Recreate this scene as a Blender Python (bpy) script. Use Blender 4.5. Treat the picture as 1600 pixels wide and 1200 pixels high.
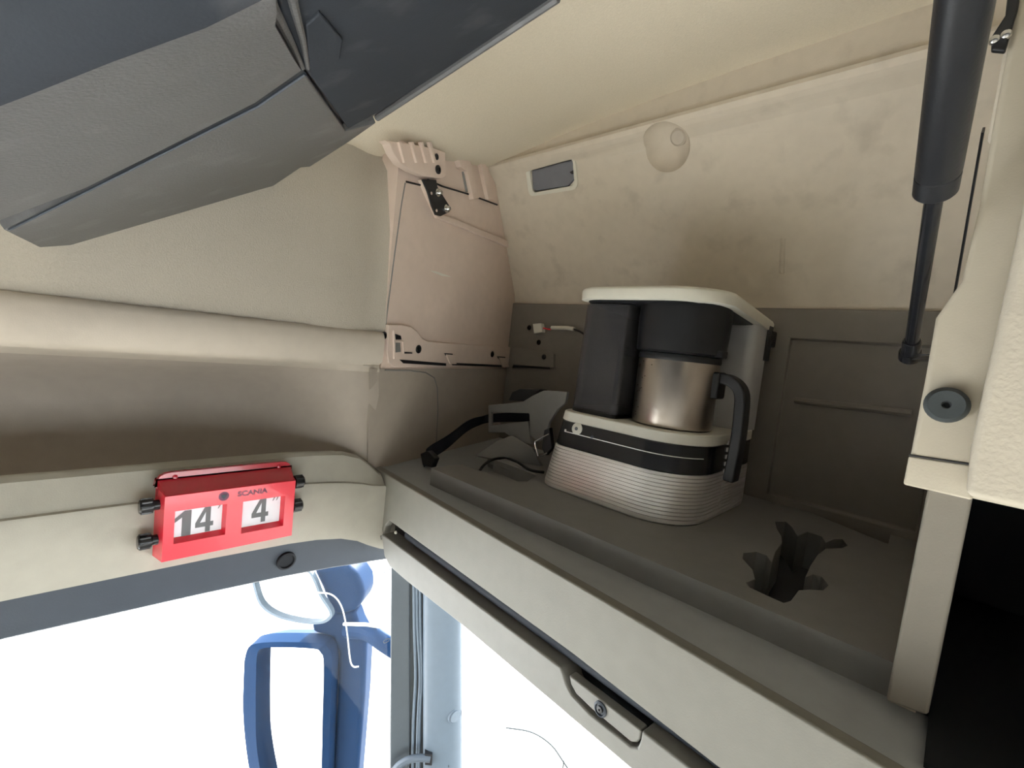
import bpy, bmesh, math, random
from mathutils import Vector, Matrix
from math import sin, cos, pi, radians

for o in list(bpy.data.objects):
    bpy.data.objects.remove(o, do_unlink=True)
SC = bpy.context.scene
COL = SC.collection
random.seed(4)

# ------------------------------------------------------------------ camera
# cab axes: X to the right along the windscreen, Y forward, Z up; the eye is 1.6 m above the cab floor
F = 736.0
CR = Vector((.7167, .689, .1079)); CD = Vector((.1303, .0197, -.9913))
CF = Vector((-.6851, .7245, -.0757)).normalized()
CR = (CR - CF * CR.dot(CF)).normalized()
CD = CF.cross(CR).normalized()
O = Vector((0, 0, 1.6))
cam = bpy.data.cameras.new('camera'); camo = bpy.data.objects.new('camera', cam); COL.objects.link(camo)
M4 = Matrix((CR, -CD, -CF)).transposed().to_4x4(); M4.translation = O
camo.matrix_world = M4
cam.sensor_width = 36; cam.lens = 36 * F / 1600; cam.clip_start = .005; cam.clip_end = 200
SC.camera = camo

# ------------------------------------------------------------------ light
W = bpy.data.worlds.new('sky'); SC.world = W; W.use_nodes = True
bg = W.node_tree.nodes['Background']
bg.inputs[0].default_value = (.93, .97, 1, 1); bg.inputs[1].default_value = 7.0
sun = bpy.data.lights.new('sun', 'SUN'); sun.energy = 34; sun.angle = radians(3); sun.color = (1, .965, .91)
suno = bpy.data.objects.new('sun', sun); COL.objects.link(suno)
suno.rotation_euler = Vector((.55, -1, -.52)).to_track_quat('-Z', 'Y').to_euler()
SC.view_settings.view_transform = 'Standard'; SC.view_settings.look = 'None'
SC.view_settings.gamma = 1; SC.view_settings.use_curve_mapping = False
SC.view_settings.exposure = 0.18
SC.cycles.max_bounces = 14; SC.cycles.diffuse_bounces = 8; SC.cycles.transparent_max_bounces = 12

# ------------------------------------------------------------------ helpers
def V(*a): return Vector(a)
def ray(x, y): return CR * ((x - 800) / F) + CD * ((y - 600) / F) + CF
def at(x, y, X=None, Y=None, Z=None, pl=None, d=None):
    r = ray(x, y)
    if X is not None: return r * (X / r.x)
    if Y is not None: return r * (Y / r.y)
    if Z is not None: return r * (Z / r.z)
    if d is not None: return r * d
    return r * (pl[1] / r.dot(pl[0]))
def plane(n, p):
    n = Vector(n).normalized(); return (n, n.dot(Vector(p)))
def plane3(a, b, c): return plane((b - a).cross(c - a), a)
def face_cam(pl): return pl[0] if pl[1] < 0 else -pl[0]    # unit normal on the eye's side

class MB:
    def __init__(s): s.v = []; s.f = []
    def add(s, vs, fs):
        b = len(s.v); s.v += [Vector(v) for v in vs]; s.f += [tuple(i + b for i in f) for f in fs]; return s
    def box(s, x0, x1, y0, y1, z0, z1):
        vs = [(x, y, z) for z in (z0, z1) for y in (y0, y1) for x in (x0, x1)]
        return s.add(vs, [(0, 2, 3, 1), (4, 5, 7, 6), (0, 1, 5, 4), (2, 6, 7, 3), (0, 4, 6, 2), (1, 3, 7, 5)])
    def prism(s, poly, off):
        n = len(poly); a = [Vector(p) for p in poly]; b = [p + off for p in a]
        return s.add(a + b, [tuple(range(n))[::-1], tuple(range(n, 2 * n))] +
                     [(i, (i + 1) % n, n + (i + 1) % n, n + i) for i in range(n)])
    def loops(s, ls, cap=True):
        n = len(ls[0]); vs = [p for l in ls for p in l]; fs = []
        for k in range(len(ls) - 1):
            for i in range(n):
                j = (i + 1) % n
                fs.append((k * n + i, k * n + j, (k + 1) * n + j, (k + 1) * n + i))
        if cap: fs += [tuple(range(n))[::-1], tuple(range((len(ls) - 1) * n, len(ls) * n))]
        return s.add(vs, fs)
    def grid(s, rows, off):
        m = len(rows); n = len(rows[0])
        a = [Vector(p) for r in rows for p in r]; b = [p + Vector(off) for p in a]; k = m * n; fs = []
        for i in range(m - 1):
            for j in range(n - 1):
                q = (i * n + j, i * n + j + 1, (i + 1) * n + j + 1, (i + 1) * n + j)
                fs.append(q); fs.append(tuple(x + k for x in q[::-1]))
        rim = [j for j in range(n)] + [i * n + n - 1 for i in range(1, m)] + \
              [(m - 1) * n + j for j in range(n - 2, -1, -1)] + [i * n for i in range(m - 2, 0, -1)]
        for i in range(len(rim)):
            p, q = rim[i], rim[(i + 1) % len(rim)]; fs.append((q, p, p + k, q + k))
        return s.add(a + b, fs)
    def cyl(s, p0, p1, r0, r1=None, n=20):
        return s.tube([p0, p1], [r0, r0 if r1 is None else r1], n)
    def lathe(s, p, ax, prof, n=28):
        ax = Vector(ax).normalized(); u = ax.orthogonal().normalized(); w = ax.cross(u)
        ls = [[Vector(p) + ax * h + (u * cos(2 * pi * i / n) + w * sin(2 * pi * i / n)) * max(r, 1e-5) for i in range(n)] for r, h in prof]
        return s.loops(ls)
    def tube(s, pts, r, n=10):
        pts = [Vector(p) for p in pts]; rr = r if isinstance(r, (list, tuple)) else [r] * len(pts)
        t = (pts[1] - pts[0]).normalized(); u = t.orthogonal().normalized(); ls = []
        for k, p in enumerate(pts):
            a = pts[max(k - 1, 0)]; b = pts[min(k + 1, len(pts) - 1)]; t = (b - a).normalized()
            u = (u - t * u.dot(t)).normalized(); w = t.cross(u)
            ls.append([p + (u * cos(2 * pi * i / n) + w * sin(2 * pi * i / n)) * rr[k] for i in range(n)])
        return s.loops(ls)
    def ribbon(s, pts, wid, th):
        ls = []
        for k, p in enumerate(pts):
            p = Vector(p); w = Vector(wid[k] if isinstance(wid, list) else wid)
            t = (Vector(pts[min(k + 1, len(pts) - 1)]) - Vector(pts[max(k - 1, 0)])).normalized()
            nn = t.cross(w).normalized() * th / 2; w = w / 2
            ls.append([p - w - nn, p + w - nn, p + w + nn, p - w + nn])
        return s.loops(ls)

def smooth_path(pts, k=6):
    out = []; P = [Vector(p) for p in pts]
    for i in range(len(P) - 1):
        a, b, c, d = P[max(i - 1, 0)], P[i], P[i + 1], P[min(i + 2, len(P) - 1)]
        for j in range(k):
            t = j / k
            out.append(.5 * ((2 * b) + (c - a) * t + (2 * a - 5 * b + 4 * c - d) * t * t + (3 * b - a - 3 * c + d) * t ** 3))
    return out + [P[-1]]

def build(name, mb, mat, parent=None, bev=0, seg=2, ang=30, loc=None, smooth=True, kind=None, label=None, cat=None, group=None):
    if parent is not None: base = Vector(parent['_b'])
    elif loc is not None: base = Vector(loc)
    else:
        base = sum(mb.v, Vector()) / len(mb.v); base.z = min(v.z for v in mb.v)
    me = bpy.data.meshes.new(name)
    me.from_pydata([v - base for v in mb.v], [], mb.f)
    bm = bmesh.new(); bm.from_mesh(me); bmesh.ops.recalc_face_normals(bm, faces=bm.faces); bm.to_mesh(me); bm.free()
    if smooth:
        me.polygons.foreach_set('use_smooth', [True] * len(me.polygons)); me.set_sharp_from_angle(angle=radians(ang))
    me.materials.append(mat)
    o = bpy.data.objects.new(name, me); COL.objects.link(o)
    if parent is not None: o.parent = parent
    else: o.location = base + O
    o['_b'] = tuple(base)
    if bev:
        b = o.modifiers.new('bevel', 'BEVEL'); b.width = bev; b.segments = seg; b.limit_method = 'ANGLE'
        b.angle_limit = radians(32); b.harden_normals = True; b.use_clamp_overlap = True
    tag(o, label, cat, group, kind)
    return o
def tag(o, label=None, cat=None, group=None, kind=None):
    for k, v in (('label', label), ('category', cat), ('group', group), ('kind', kind)):
        if v: o[k] = v
    return o
def thing(name, p, label, cat, group=None, kind=None):
    o = bpy.data.objects.new(name, None); COL.objects.link(o); o.location = Vector(p) + O; o['_b'] = tuple(p)
    o.empty_display_size = .02
    return tag(o, label, cat, group, kind)
def cut(o, mb, op='DIFFERENCE'):
    c = build('cutter', mb, o.data.materials[0], smooth=False)
    m = o.modifiers.new('b', 'BOOLEAN'); m.object = c; m.operation = op; m.solver = 'EXACT'
    bpy.context.view_layer.update()
    dg = bpy.context.evaluated_depsgraph_get()
    me = bpy.data.meshes.new_from_object(o.evaluated_get(dg))
    o.modifiers.remove(m); old = o.data; o.data = me
    bpy.data.objects.remove(c, do_unlink=True)
    me.polygons.foreach_set('use_smooth', [True] * len(me.polygons)); me.set_sharp_from_angle(angle=radians(30))

def rrect(x0, x1, y0, y1, z, r, n=7):
    """loop; r = radii at (x0,y0),(x1,y0),(x1,y1),(x0,y1)"""
    if not isinstance(r, (tuple, list)): r = [r] * 4
    out = []
    for (cx, cy, a0, rr) in ((x0 + r[0], y0 + r[0], pi, r[0]), (x1 - r[1], y0 + r[1], 1.5 * pi, r[1]),
                             (x1 - r[2], y1 - r[2], 0, r[2]), (x0 + r[3], y1 - r[3], .5 * pi, r[3])):
        for i in range(n):
            a = a0 + .5 * pi * i / (n - 1); out.append(V(cx + rr * cos(a), cy + rr * sin(a), z))
    return out

# ------------------------------------------------------------------ materials
def mat(name, col, rough=.55, bump=0, bscale=500, spec=.4, metal=0, dirt=0, dcol=(.1, .085, .07), dscale=14, grain=0, coat=0, aniso=None):
    m = bpy.data.materials.new(name); m.use_nodes = True; nt = m.node_tree; p = nt.nodes['Principled BSDF']
    p.inputs['Roughness'].default_value = rough; p.inputs['Metallic'].default_value = metal
    p.inputs['Specular IOR Level'].default_value = spec; p.inputs['Coat Weight'].default_value = coat
    tc = nt.nodes.new('ShaderNodeTexCoord'); L = nt.links.new
    def noise(sc, det=3, vec=None):
        n = nt.nodes.new('ShaderNodeTexNoise'); n.inputs['Scale'].default_value = sc; n.inputs['Detail'].default_value = det
        L(vec or tc.outputs['Object'], n.inputs['Vector']); return n
    def mix(f, a, b):
        x = nt.nodes.new('ShaderNodeMix'); x.data_type = 'RGBA'
        L(f, x.inputs[0])
        for s, i in ((a, 6), (b, 7)):
            if isinstance(s, tuple): x.inputs[i].default_value = (*s, 1)
            else: L(s, x.inputs[i])
        return x.outputs[2]
    c = tuple(col)
    n1 = noise(grain or 60)
    r1 = nt.nodes.new('ShaderNodeMapRange'); r1.inputs[1].default_value = .3; r1.inputs[2].default_value = .7
    L(n1.outputs['Fac'], r1.inputs[0])
    out = mix(r1.outputs[0], tuple(x * .97 for x in c), tuple(min(1, x * 1.03) for x in c))
    if dirt:
        n2 = noise(dscale, 6); r2 = nt.nodes.new('ShaderNodeMapRange')
        r2.inputs[1].default_value = .56; r2.inputs[2].default_value = .78; r2.inputs[4].default_value = dirt
        L(n2.outputs['Fac'], r2.inputs[0]); out = mix(r2.outputs[0], out, tuple(dcol))
    L(out, p.inputs['Base Color'])
    if bump:
        nb = noise(bscale, 2); b = nt.nodes.new('ShaderNodeBump'); b.inputs['Strength'].default_value = bump; b.inputs['Distance'].default_value = .001
        L(nb.outputs['Fac'], b.inputs['Height']); L(b.outputs[0], p.inputs['Normal'])
    return m
BEIGE = (.50, .45, .385)
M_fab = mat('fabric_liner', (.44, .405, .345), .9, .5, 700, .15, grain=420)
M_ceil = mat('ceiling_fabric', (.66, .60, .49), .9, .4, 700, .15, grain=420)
M_bei = mat('beige_plastic', BEIGE, .6, .12, 900, .3, dirt=.18)
M_beid = mat('beige_plastic_scuffed', (.62, .56, .475), .62, .15, 900, .3, dirt=.22, dscale=26)
M_pink = mat('end_panel_plastic', (.66, .545, .475), .5, .08, 900, .35, dirt=.06, dscale=30)
M_shelf = mat('shaded_shelf_plastic', (.37, .325, .28), .6, .12, 900, .3)  # shade of the side recess and lower end wall put into this colour
M_roll = mat('roller_fabric', (.022, .028, .040), .7)
M_hose = mat('hose_plastic', (.075, .095, .12), .5)
M_door = mat('leather_grain_plastic', (.52, .475, .395), .6, .5, 330, .3)
M_wallmould = mat('back_moulding_plastic', (.20, .185, .165), .55, .15, 700, .35, dirt=.1)
M_strip = mat('strip_plastic', (.32, .338, .355), .5, .12, 700, .35, dirt=.1)
M_tray = mat('tray_plastic', (.20, .20, .195), .55, .15, 700, .35, dirt=.2)
M_head = mat('header_plastic', (.35, .335, .29), .6, .15, 800, .3, dirt=.12, dscale=22)
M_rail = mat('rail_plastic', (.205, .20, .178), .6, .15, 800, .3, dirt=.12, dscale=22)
M_frame = mat('frame_plastic', (.50, .455, .37), .55, .1, 800, .3, dirt=.08, dscale=25)
M_post = mat('post_plastic', (.22, .20, .17), .6, .1, 800, .3)
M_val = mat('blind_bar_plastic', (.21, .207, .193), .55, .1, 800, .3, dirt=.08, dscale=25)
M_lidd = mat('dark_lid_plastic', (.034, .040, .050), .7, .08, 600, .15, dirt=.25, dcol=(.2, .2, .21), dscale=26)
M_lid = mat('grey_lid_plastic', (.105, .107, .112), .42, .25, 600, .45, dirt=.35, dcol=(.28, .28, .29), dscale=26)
M_grey = mat('slate_plastic', (.034, .044, .060), .5, .1, 600, .4)
M_pil = mat('pillar_plastic', (.115, .15, .19), .45, .05, 500, .4)
M_pild = mat('pillar_seal', (.055, .067, .078), .5, .05, 500, .4)
M_blk = mat('black_plastic', (.012, .013, .016), .4, .1, 600, .4)
M_blkg = mat('gloss_black_plastic', (.010, .011, .014), .22, 0, 1, .5)
M_rub = mat('grey_rubber', (.055, .065, .07), .7, .2, 400, .3)
M_strap = mat('black_webbing', (.010, .011, .018), .8, .5, 900, .2)
M_steel = mat('brushed_steel', (.55, .50, .45), .28, .05, 300, .5, metal=1, dirt=.25, dcol=(.25, .2, .15), dscale=30)
M_silver = mat('silver_paint', (.85, .84, .82), .34, 0, 1, .5, metal=.68)
M_chrome = mat('zinc_steel', (.6, .6, .6), .25, 0, 1, .5, metal=1)
M_white = mat('off_white_plastic', (.68, .67, .60), .45, 0, 1, .4, dirt=.15, dcol=(.4, .36, .25))
M_whiteg = mat('white_side_plastic', (.48, .49, .50), .4, 0, 1, .4)
M_red = mat('red_plastic', (.72, .025, .05), .25, 0, 1, .5, coat=.3)
M_redd = mat('dark_red_plastic', (.42, .010, .025), .22, 0, 1, .5, coat=.4)
M_paper = mat('number_card', (.72, .74, .80), .35, 0, 1, .4)
M_ink = mat('grey_ink', (.13, .14, .15), .6)
M_fade = mat('faded_print', (.16, .045, .09), .5)
M_lens = mat('lamp_lens', (.17, .18, .21), .2, .3, 160, .5)
M_blue = mat('blue_paint', (.009, .027, .070), .45, 0, 1, .02)
M_mir = mat('mirror_glass', (.95, .95, .95), .02, 0, 1, .5, metal=1)
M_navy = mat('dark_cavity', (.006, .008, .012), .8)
M_ground = mat('pale_concrete', (.62, .61, .60), .9, 0, 1, .2, dirt=.1, dscale=.5)
M_dash = mat('dash_plastic', (.34, .32, .29), .7)
def glass(name, tr, tint=(1, 1, 1), rough=.02):
    m = bpy.data.materials.new(name); m.use_nodes = True; nt = m.node_tree; L = nt.links.new
    nt.nodes.remove(nt.nodes['Principled BSDF'])
    t = nt.nodes.new('ShaderNodeBsdfTransparent'); t.inputs[0].default_value = (*tint, 1)
    g = nt.nodes.new('ShaderNodeBsdfGlossy'); g.inputs['Roughness'].default_value = rough; g.inputs[0].default_value = (.9, .95, 1, 1)
    mx = nt.nodes.new('ShaderNodeMixShader'); mx.inputs[0].default_value = 1 - tr
    L(t.outputs[0], mx.inputs[1]); L(g.outputs[0], mx.inputs[2]); L(mx.outputs[0], nt.nodes['Material Output'].inputs[0])
    return m
M_glass = glass('window_glass', .988, (.97, .99, 1))
def smoked():
    m = mat('smoked_plastic', (.055, .055, .06), .16, 0, 1, .5); nt = m.node_tree; L = nt.links.new
    p = nt.nodes['Principled BSDF']; t = nt.nodes.new('ShaderNodeBsdfTransparent'); t.inputs[0].default_value = (.45, .45, .47, 1)
    mx = nt.nodes.new('ShaderNodeMixShader'); mx.inputs[0].default_value = .75
    L(t.outputs[0], mx.inputs[1]); L(p.outputs[0], mx.inputs[2]); L(mx.outputs[0], nt.nodes['Material Output'].inputs[0]); return m
M_smoke = smoked()

# planes of the cab corner
P_side = plane((1, .31, 0), (-.62, .375, 0))            # end wall of the locker
S_up, S_lo = V(0, .62, .3286), V(0, .765, .108)         # front wall slope
P_slope = plane3(S_up, S_lo, S_lo + V(1, 0, 0))
P_rail = plane((.085, 1, 0), (0, .3232, 0))
N_side = face_cam(P_side); N_slope = face_cam(P_slope); N_rail = face_cam(P_rail)
P_frame = plane((0, 1, 0), (0, .37, 0)); P_bk = plane((0, 1, 0), (0, .7555, 0))
ZF, ZS = -.18, -.204                                     # tray plateau, strip in front of it
def onside(px, t=0): return [at(x, y, pl=P_side) + N_side * t for x, y in px]
def pp(px, pl, t=0): n = face_cam(pl); return [at(x, y, pl=pl) + n * t for x, y in px]

# ------------------------------------------------------------------ large structure
g = MB().box(-14, 16, -14, 16, -3.0, -2.9); build('ground', g, M_ground, kind='structure', label='pale sunlit yard ground outside the cab windows', cat='ground')
build('floor', MB().box(-.72, 1.62, -1.3, 1.0, -1.66, -1.6), M_dash, kind='structure', label='dark cab floor below the windows', cat='floor')
# ceiling: falls off toward the left wall
cx = [-.80, -.66, -.62, -.56, -.48, -.38, -.26, -.12, .1, .9, 1.6]
rows = []
for Y, zz in ((-1.32, (.20, .235, .26, .298, .325, .345, .358, .366, .37, .37, .36)), (.30, (.20, .235, .26, .298, .325, .345, .358, .366, .37, .37, .36)),
              (.42, (.24, .27, .288, .312, .332, .349, .360, .367, .371, .371, .361)),
              (.625, (.330, .346, .350, .356, .363, .369, .374, .377, .382, .382, .372))):
    rows.append([V(x, Y, z) for x, z in zip(cx, zz)])
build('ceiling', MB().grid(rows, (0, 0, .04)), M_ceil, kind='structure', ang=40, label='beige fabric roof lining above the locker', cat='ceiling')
# front wall of the locker (bent profile)
prof = [(.765, -.26), (.765, .098), (.760, .116), (.632, .313), (.622, .3185), (.612, .322), (.605, .326), (.602, .331), (.603, .336), (.607, .340), (.609, .346), (.608, .392)]
rows = [[V(x, y, z) for y, z in prof] for x in (-.85, 1.6)]
wf = build('wall_front', MB().grid(rows, (0, .05, .03)), M_beid, kind='structure', label='scuffed beige moulded front wall of the locker', cat='wall')
# dimple, lamp recess, long notch, lower recessed field
c0 = at(1042, 231, pl=P_slope)
cut(wf, MB().lathe(c0 + N_slope * .013, -N_slope, [(0, -.005)] + [(.0365 * sin(a), .0365 * -cos(a)) for a in [pi * i / 16 for i in range(1, 17)]], 32))
lampc = [at(x, y, pl=P_slope) for x, y in ((829, 266), (897, 247), (900, 290), (833, 302))]
cut(wf, MB().prism([p + N_slope * .01 for p in lampc], -N_slope * .022))
sl = [at(1223, 373, pl=P_slope), at(1221, 428, pl=P_slope)]
cut(wf, MB().tube([sl[0] + N_slope * .002, sl[1] + N_slope * .002], .0042, 12))
nub = at(1053, 218, pl=P_slope)
build('dimple_button', MB().lathe(nub - N_slope * .024, N_slope, [(0, 0), (.0125, 0), (.0120, .010), (.009, .0125), (0, .013)], 24), M_bei, wf)
# partition on the right and the dark bay beyond
build('wall_right', MB().box(-.004, .006, .401, .80, -.24, .39), M_beid, kind='structure', label='thin beige partition at the right end of the locker', cat='wall')

# left wall: fabric liner above the seam
def sideX(Y): return -.62 - .31 * (Y - .375)
st = [-1.32, -.4, 0, .15, .27, .31, .335, .352, .372]
xo = [-.606, -.606, -.606, -.606, -.606, -.609, -.616, -.619, -.617]
rows = [[V(x - .006, Y, -.02), V(x - .001, Y, .004), V(x - .002, Y, .06), V(x - .006, Y, .15), V(x - .02, Y, .235), V(x - .06, Y, .30)] for Y, x in zip(st, xo)]
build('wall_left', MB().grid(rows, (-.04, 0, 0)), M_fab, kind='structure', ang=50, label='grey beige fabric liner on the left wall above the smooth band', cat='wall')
# smooth band and the concave side shelf below it
st = [-1.32, -.5, 0, .15, .24, .30, .34, .366]
rows = []
for Y in st:
    k = max(0, min(1, (Y - .20) / .16)); k = k * k * (3 - 2 * k)
    x0 = -.603 - .010 * k; d = -.735 * (1 - k) + sideX(Y) * k
    q = [(x0, .0015), (x0 + .005, -.006), (x0 + .006, -.02), (x0 + .004, -.040), (x0 - .004, -.0465), (x0 - .022 * (1 - k) - .002 * k, -.048), (x0 * .66 + d * .34, -.056),
         (x0 * .4 + d * .6, -.068), (d + .007, -.09), (d, -.12), (d, -.19), (d + .006, -.222), (d + .03, -.234), (-.62, -.236)]
    rows.append([V(x, Y, z) for x, z in q])
build_rows = rows
t1 = build('trim_1', MB().grid([r[:7] for r in rows], (-.03, 0, .004)), M_bei, kind='structure', ang=60, label='smooth beige band with the concave side shelf beneath it', cat='trim')
build('side_shelf', MB().grid([r[6:] for r in build_rows], (-.03, 0, -.003)), M_shelf, t1, ang=60)  # shelf coloured darker than the band to carry its shade
# header lip over the side window
st = [-1.32, -.5, 0, .15, .24, .276, .31, .335, .352, .366]
tz = [-.163, -.163, -.163, -.163, -.163, -.164, -.1665, -.174, -.186, -.204]
cz = [-.197, -.197, -.197, -.197, -.199, -.202, -.206, -.211, -.216, -.219]
bz = [-.266, -.267, -.270, -.272, -.275, -.278, -.284, -.293, -.303, -.313]
rows = []
st[-1] = .372; st.append(.405); tz.append(-.212); cz.append(-.224); bz.append(-.325)
for Y, t, c, b in zip(st, tz, cz, bz):
    rows.append([V(-.640, Y, -.215), V(-.618, Y, t - .012), V(-.609, Y, t - .002), V(-.602, Y, t), V(-.5955, Y, t - .004), V(-.5845, Y, c + .0015), V(-.5808, Y, c + .0005), V(-.5796, Y, c - .003), V(-.580, Y, (c + b) / 2), V(-.582, Y, b), V(-.60, Y, b - .002)])
build('trim_2', MB().grid(rows, (-.025, 0, -.005)), M_head, kind='structure', ang=24, label='beige header lip over the side window', cat='trim')
# slate window frame band
rows = []
for Y, b, e in zip(st, bz, [-.300, -.308, -.316, -.322, -.327, -.330, -.333, -.336, -.338, -.340, -.344]):
    rows.append([V(-.590, Y, b + .006), V(-.592, Y, b - .004), V(-.599, Y, e + .002), V(-.603, Y, e - .001), V(-.63, Y, e + .004)])
t3 = build('trim_3', MB().grid(rows, (-.03, 0, .004)), M_grey, kind='structure', ang=35, label='slate grey window frame band under the beige header', cat='trim')
pc = at(447, 876, X=-.594)
build('plug', MB().lathe(pc, (1, 0, -.15), [(0, -.002), (.0118, -.002), (.0118, .0025), (.0095, .003), (.0085, .0005), (0, 0)], 24), M_navy, t3)
# rest of the cab shell (out of frame): door below the window, rear and right walls, bulkhead, windscreen base
build('door_1', MB().box(-.70, -.62, -1.3, .50, -1.6, -.95).box(-.70, -.62, -1.3, -.75, -.95, -.28), M_dash, kind='structure', label='lower door panel under the side window', cat='door')
build('wall_rear', MB().box(-.70, 1.62, -1.36, -1.30, -1.6, .38), M_dash, kind='structure', label='dim rear wall of the cab behind the seats', cat='wall')
build('wall_side', MB().box(1.56, 1.62, -1.3, 1.0, -1.6, -.95).box(1.56, 1.62, -1.3, 1.0, -.28, .38).box(1.56, 1.62, -1.3, -.6, -.95, -.28), M_dash, kind='structure', label='far cab wall with its own side window opening', cat='wall')
build('blocker_bunk', MB().box(-.66, 1.55, -1.29, -.60, -.12, .22), mat('dark_blocker_fabric', (.06, .06, .065), .9), kind='structure', bev=.03, label='unseen dark upper bunk added to cut light from the rear', cat='bunk')  # out of view, added to darken the light coming from the upper rear
build('dashboard', MB().box(-.66, 1.6, .62, 1.15, -1.6, -.98), M_dash, kind='structure', label='dashboard bulkhead under the windscreen', cat='dashboard')

build('bounce_bunk', MB().box(-.66, 1.55, -1.3, -.22, -1.25, -1.05), mat('bounce_bedding', (.74, .71, .64), .9), kind='structure', bev=.03, label='unseen pale bunk mattress added to bounce sunlight up into the locker', cat='bunk')  # out of view, added so the sunlit top bounces light forward
# end wall of the locker
e0, e1 = V(-.6185, .370, 0), V(sideX(.80), .80, 0)
def zup(z): return V(0, 0, z)
t4 = build('trim_4', MB().prism([e0 + zup(-.215), e1 + zup(-.215), e1 + zup(.35), V(sideX(.55), .55, .35), e0 + zup(.30)], V(-.03, -.0093, 0)), M_pink, kind='structure',
           label='pinkish beige end panel of the locker with screwed bracket plate', cat='trim')

# ------------------------------------------------------------------ locker tray (moulded floor)
tr = thing('trim_5', (-.3, .55, ZS), 'dark moulded locker tray with raised plateau and cross shaped recess', 'trim', kind='structure')
lp = at(676, 731, Z=ZF)
led_r = V(-.010, .405, ZF)
plat = build('plateau', MB().box(lp.x, -.0055, .405, .79, ZF - .055, ZF), M_tray, tr)
cross = [(1211,815),(1228,815),(1238,824),(1246,838),(1262,831),(1284,838),(1290,848),(1303,842),(1316,842),(1324,852),(1316,856),(1290,857),(1278,866),(1266,884),(1258,902),(1270,897),(1284,901),(1294,914),(1286,922),(1264,921),(1248,922),(1236,938),(1224,942),(1198,930),(1172,918),(1166,910),(1180,905),(1176,890),(1160,872),(1162,864),(1182,862),(1198,868),(1206,880),(1212,862),(1222,848),(1221,838),(1214,826)]
cut(plat, MB().prism([at(x, y, Z=ZF) + zup(.02) for x, y in cross], V(0, 0, -.066)))
build('recess_shade', MB().prism([at(x, y, Z=ZF) + zup(-.0455) for x, y in cross], V(0, 0, .0015)), mat('recess_shade_dark', (.045, .047, .055), .8), tr, label='dark sheet painting the shade on the recess floor')  # sheet added to darken the recess floor, shade by colour
tro = [(697,717),(732,706),(784,722),(838,742),(824,752),(800,752),(752,736)]
cut(plat, MB().prism([at(x, y, Z=ZF) + zup(.02) for x, y in tro], V(0, 0, -.04)))
gro = [(1206,776),(1228,770),(1392,832),(1388,850)]
cut(plat, MB().prism([at(x, y, Z=ZF) + zup(.02) for x, y in gro], V(0, 0, -.032)))
bv = plat.modifiers.new('bevel', 'BEVEL'); bv.width = .009; bv.segments = 4; bv.limit_method = 'ANGLE'; bv.angle_limit = radians(40); bv.harden_normals = True
_a = at(1238, 530, Y=.765); _zt = .099
lw = MB().box(-.85, -.011, .7555, .768, ZF - .03, _zt)
low = build('back_moulding', lw, M_wallmould, tr)
cut(low, MB().box(_a.x, -.016, .70, .7625, ZF + .010, _a.z))
low.modifiers.new('bevel', 'BEVEL'); low.modifiers['bevel'].width = .004; low.modifiers['bevel'].segments = 3; low.modifiers['bevel'].harden_normals = True
r0, r1 = at(1242, 625, Y=.7605), at(1424, 646, Y=.7605)
build('rib', MB().tube([r0, r1], .0045, 10), M_wallmould, tr)
hump = smooth_path([at(768, 722, Z=ZF - .010), at(790, 727, Z=ZF - .006), at(818, 739, Z=ZF - .008)], 5)
build('divider', MB().tube(hump, .010, 10), M_tray, tr)
# strip in front of the plateau, bending down to the rail
rows = []
for X in (-.76, -.62, lp.x + .004, lp.x + .008, -.45, -.3, -.15, -.022, -.018, 0, .3, 1.6):
    yr = .3232 - .085 * X
    rows.append([V(X, .80 if X < lp.x + .006 or X > -.02 else .415, ZS), V(X, .40, ZS), V(X, .393, ZS + .0005), V(X, yr + .016, ZS + .001), V(X, yr + .006, ZS + .002), V(X, yr, ZS + .0005)])
build('strip', MB().grid(rows, (0, .004, -.05)), M_strip, tr, ang=25)
# ------------------------------------------------------------------ front header rail with the roller blind slot
rl = thing('trim_6', (-.3, .35, -.3), 'pale beige header rail above the windscreen with a long blind slot', 'trim', kind='structure')
def rail_prism(px, t, depth): return MB().prism(pp(px, P_rail, t), -N_rail * depth)
top = [(579, 726), (1000, 972), (1383, 1200), (1560, 1308), (1560, 1480), (1122, 1200), (893, 1021), (608, 814), (601, 822), (598, 838), (592, 800), (584, 760)]
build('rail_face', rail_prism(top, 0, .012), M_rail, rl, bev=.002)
build('corner_seam', MB().tube(pp([(579, 731), (583, 770), (590, 808), (597, 843)], P_rail, .0008), .0009, 6), M_tray, rl)
bd = [(594, 798), (606, 800), (893, 1010), (1122, 1185), (1560, 1470), (1560, 1660), (993, 1197), (722, 969), (640, 905), (614, 882), (596, 860)]
build('slot_back', rail_prism(bd, -.022, .01), M_blk, rl)
rb = thing('roller_blind', at(640, 860, pl=P_rail), 'rolled up windscreen blind with pale beige bottom bar and pull tab', 'blind')
val = [(600, 833), (640, 862), (880, 1040), (885, 1052), (889, 1066), (897, 1082), (925, 1112), (990, 1163), (1000, 1165), (1005, 1152), (1007, 1138), (1130, 1232), (1560, 1560), (1560, 1660), (993, 1200), (722, 972), (640, 908), (612, 884), (604, 868)]
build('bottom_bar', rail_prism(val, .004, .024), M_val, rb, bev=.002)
tab = [(891, 1053), (1004, 1140), (1002, 1154), (997, 1159), (988, 1158), (927, 1107), (902, 1083), (894, 1068)]
tb = build('pull_tab', rail_prism(tab, .002, .010), M_val, rb, bev=.0015)
kc = at(941, 1106, pl=P_rail) + N_rail * .002
kn = build('lock_button', MB().lathe(kc, N_rail, [(0, -.001), (.0062, -.001), (.0062, .0012), (.0046, .002), (.0040, .0006), (0, .0006)], 24), M_grey, tb, label='slate grey round lock button')
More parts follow.
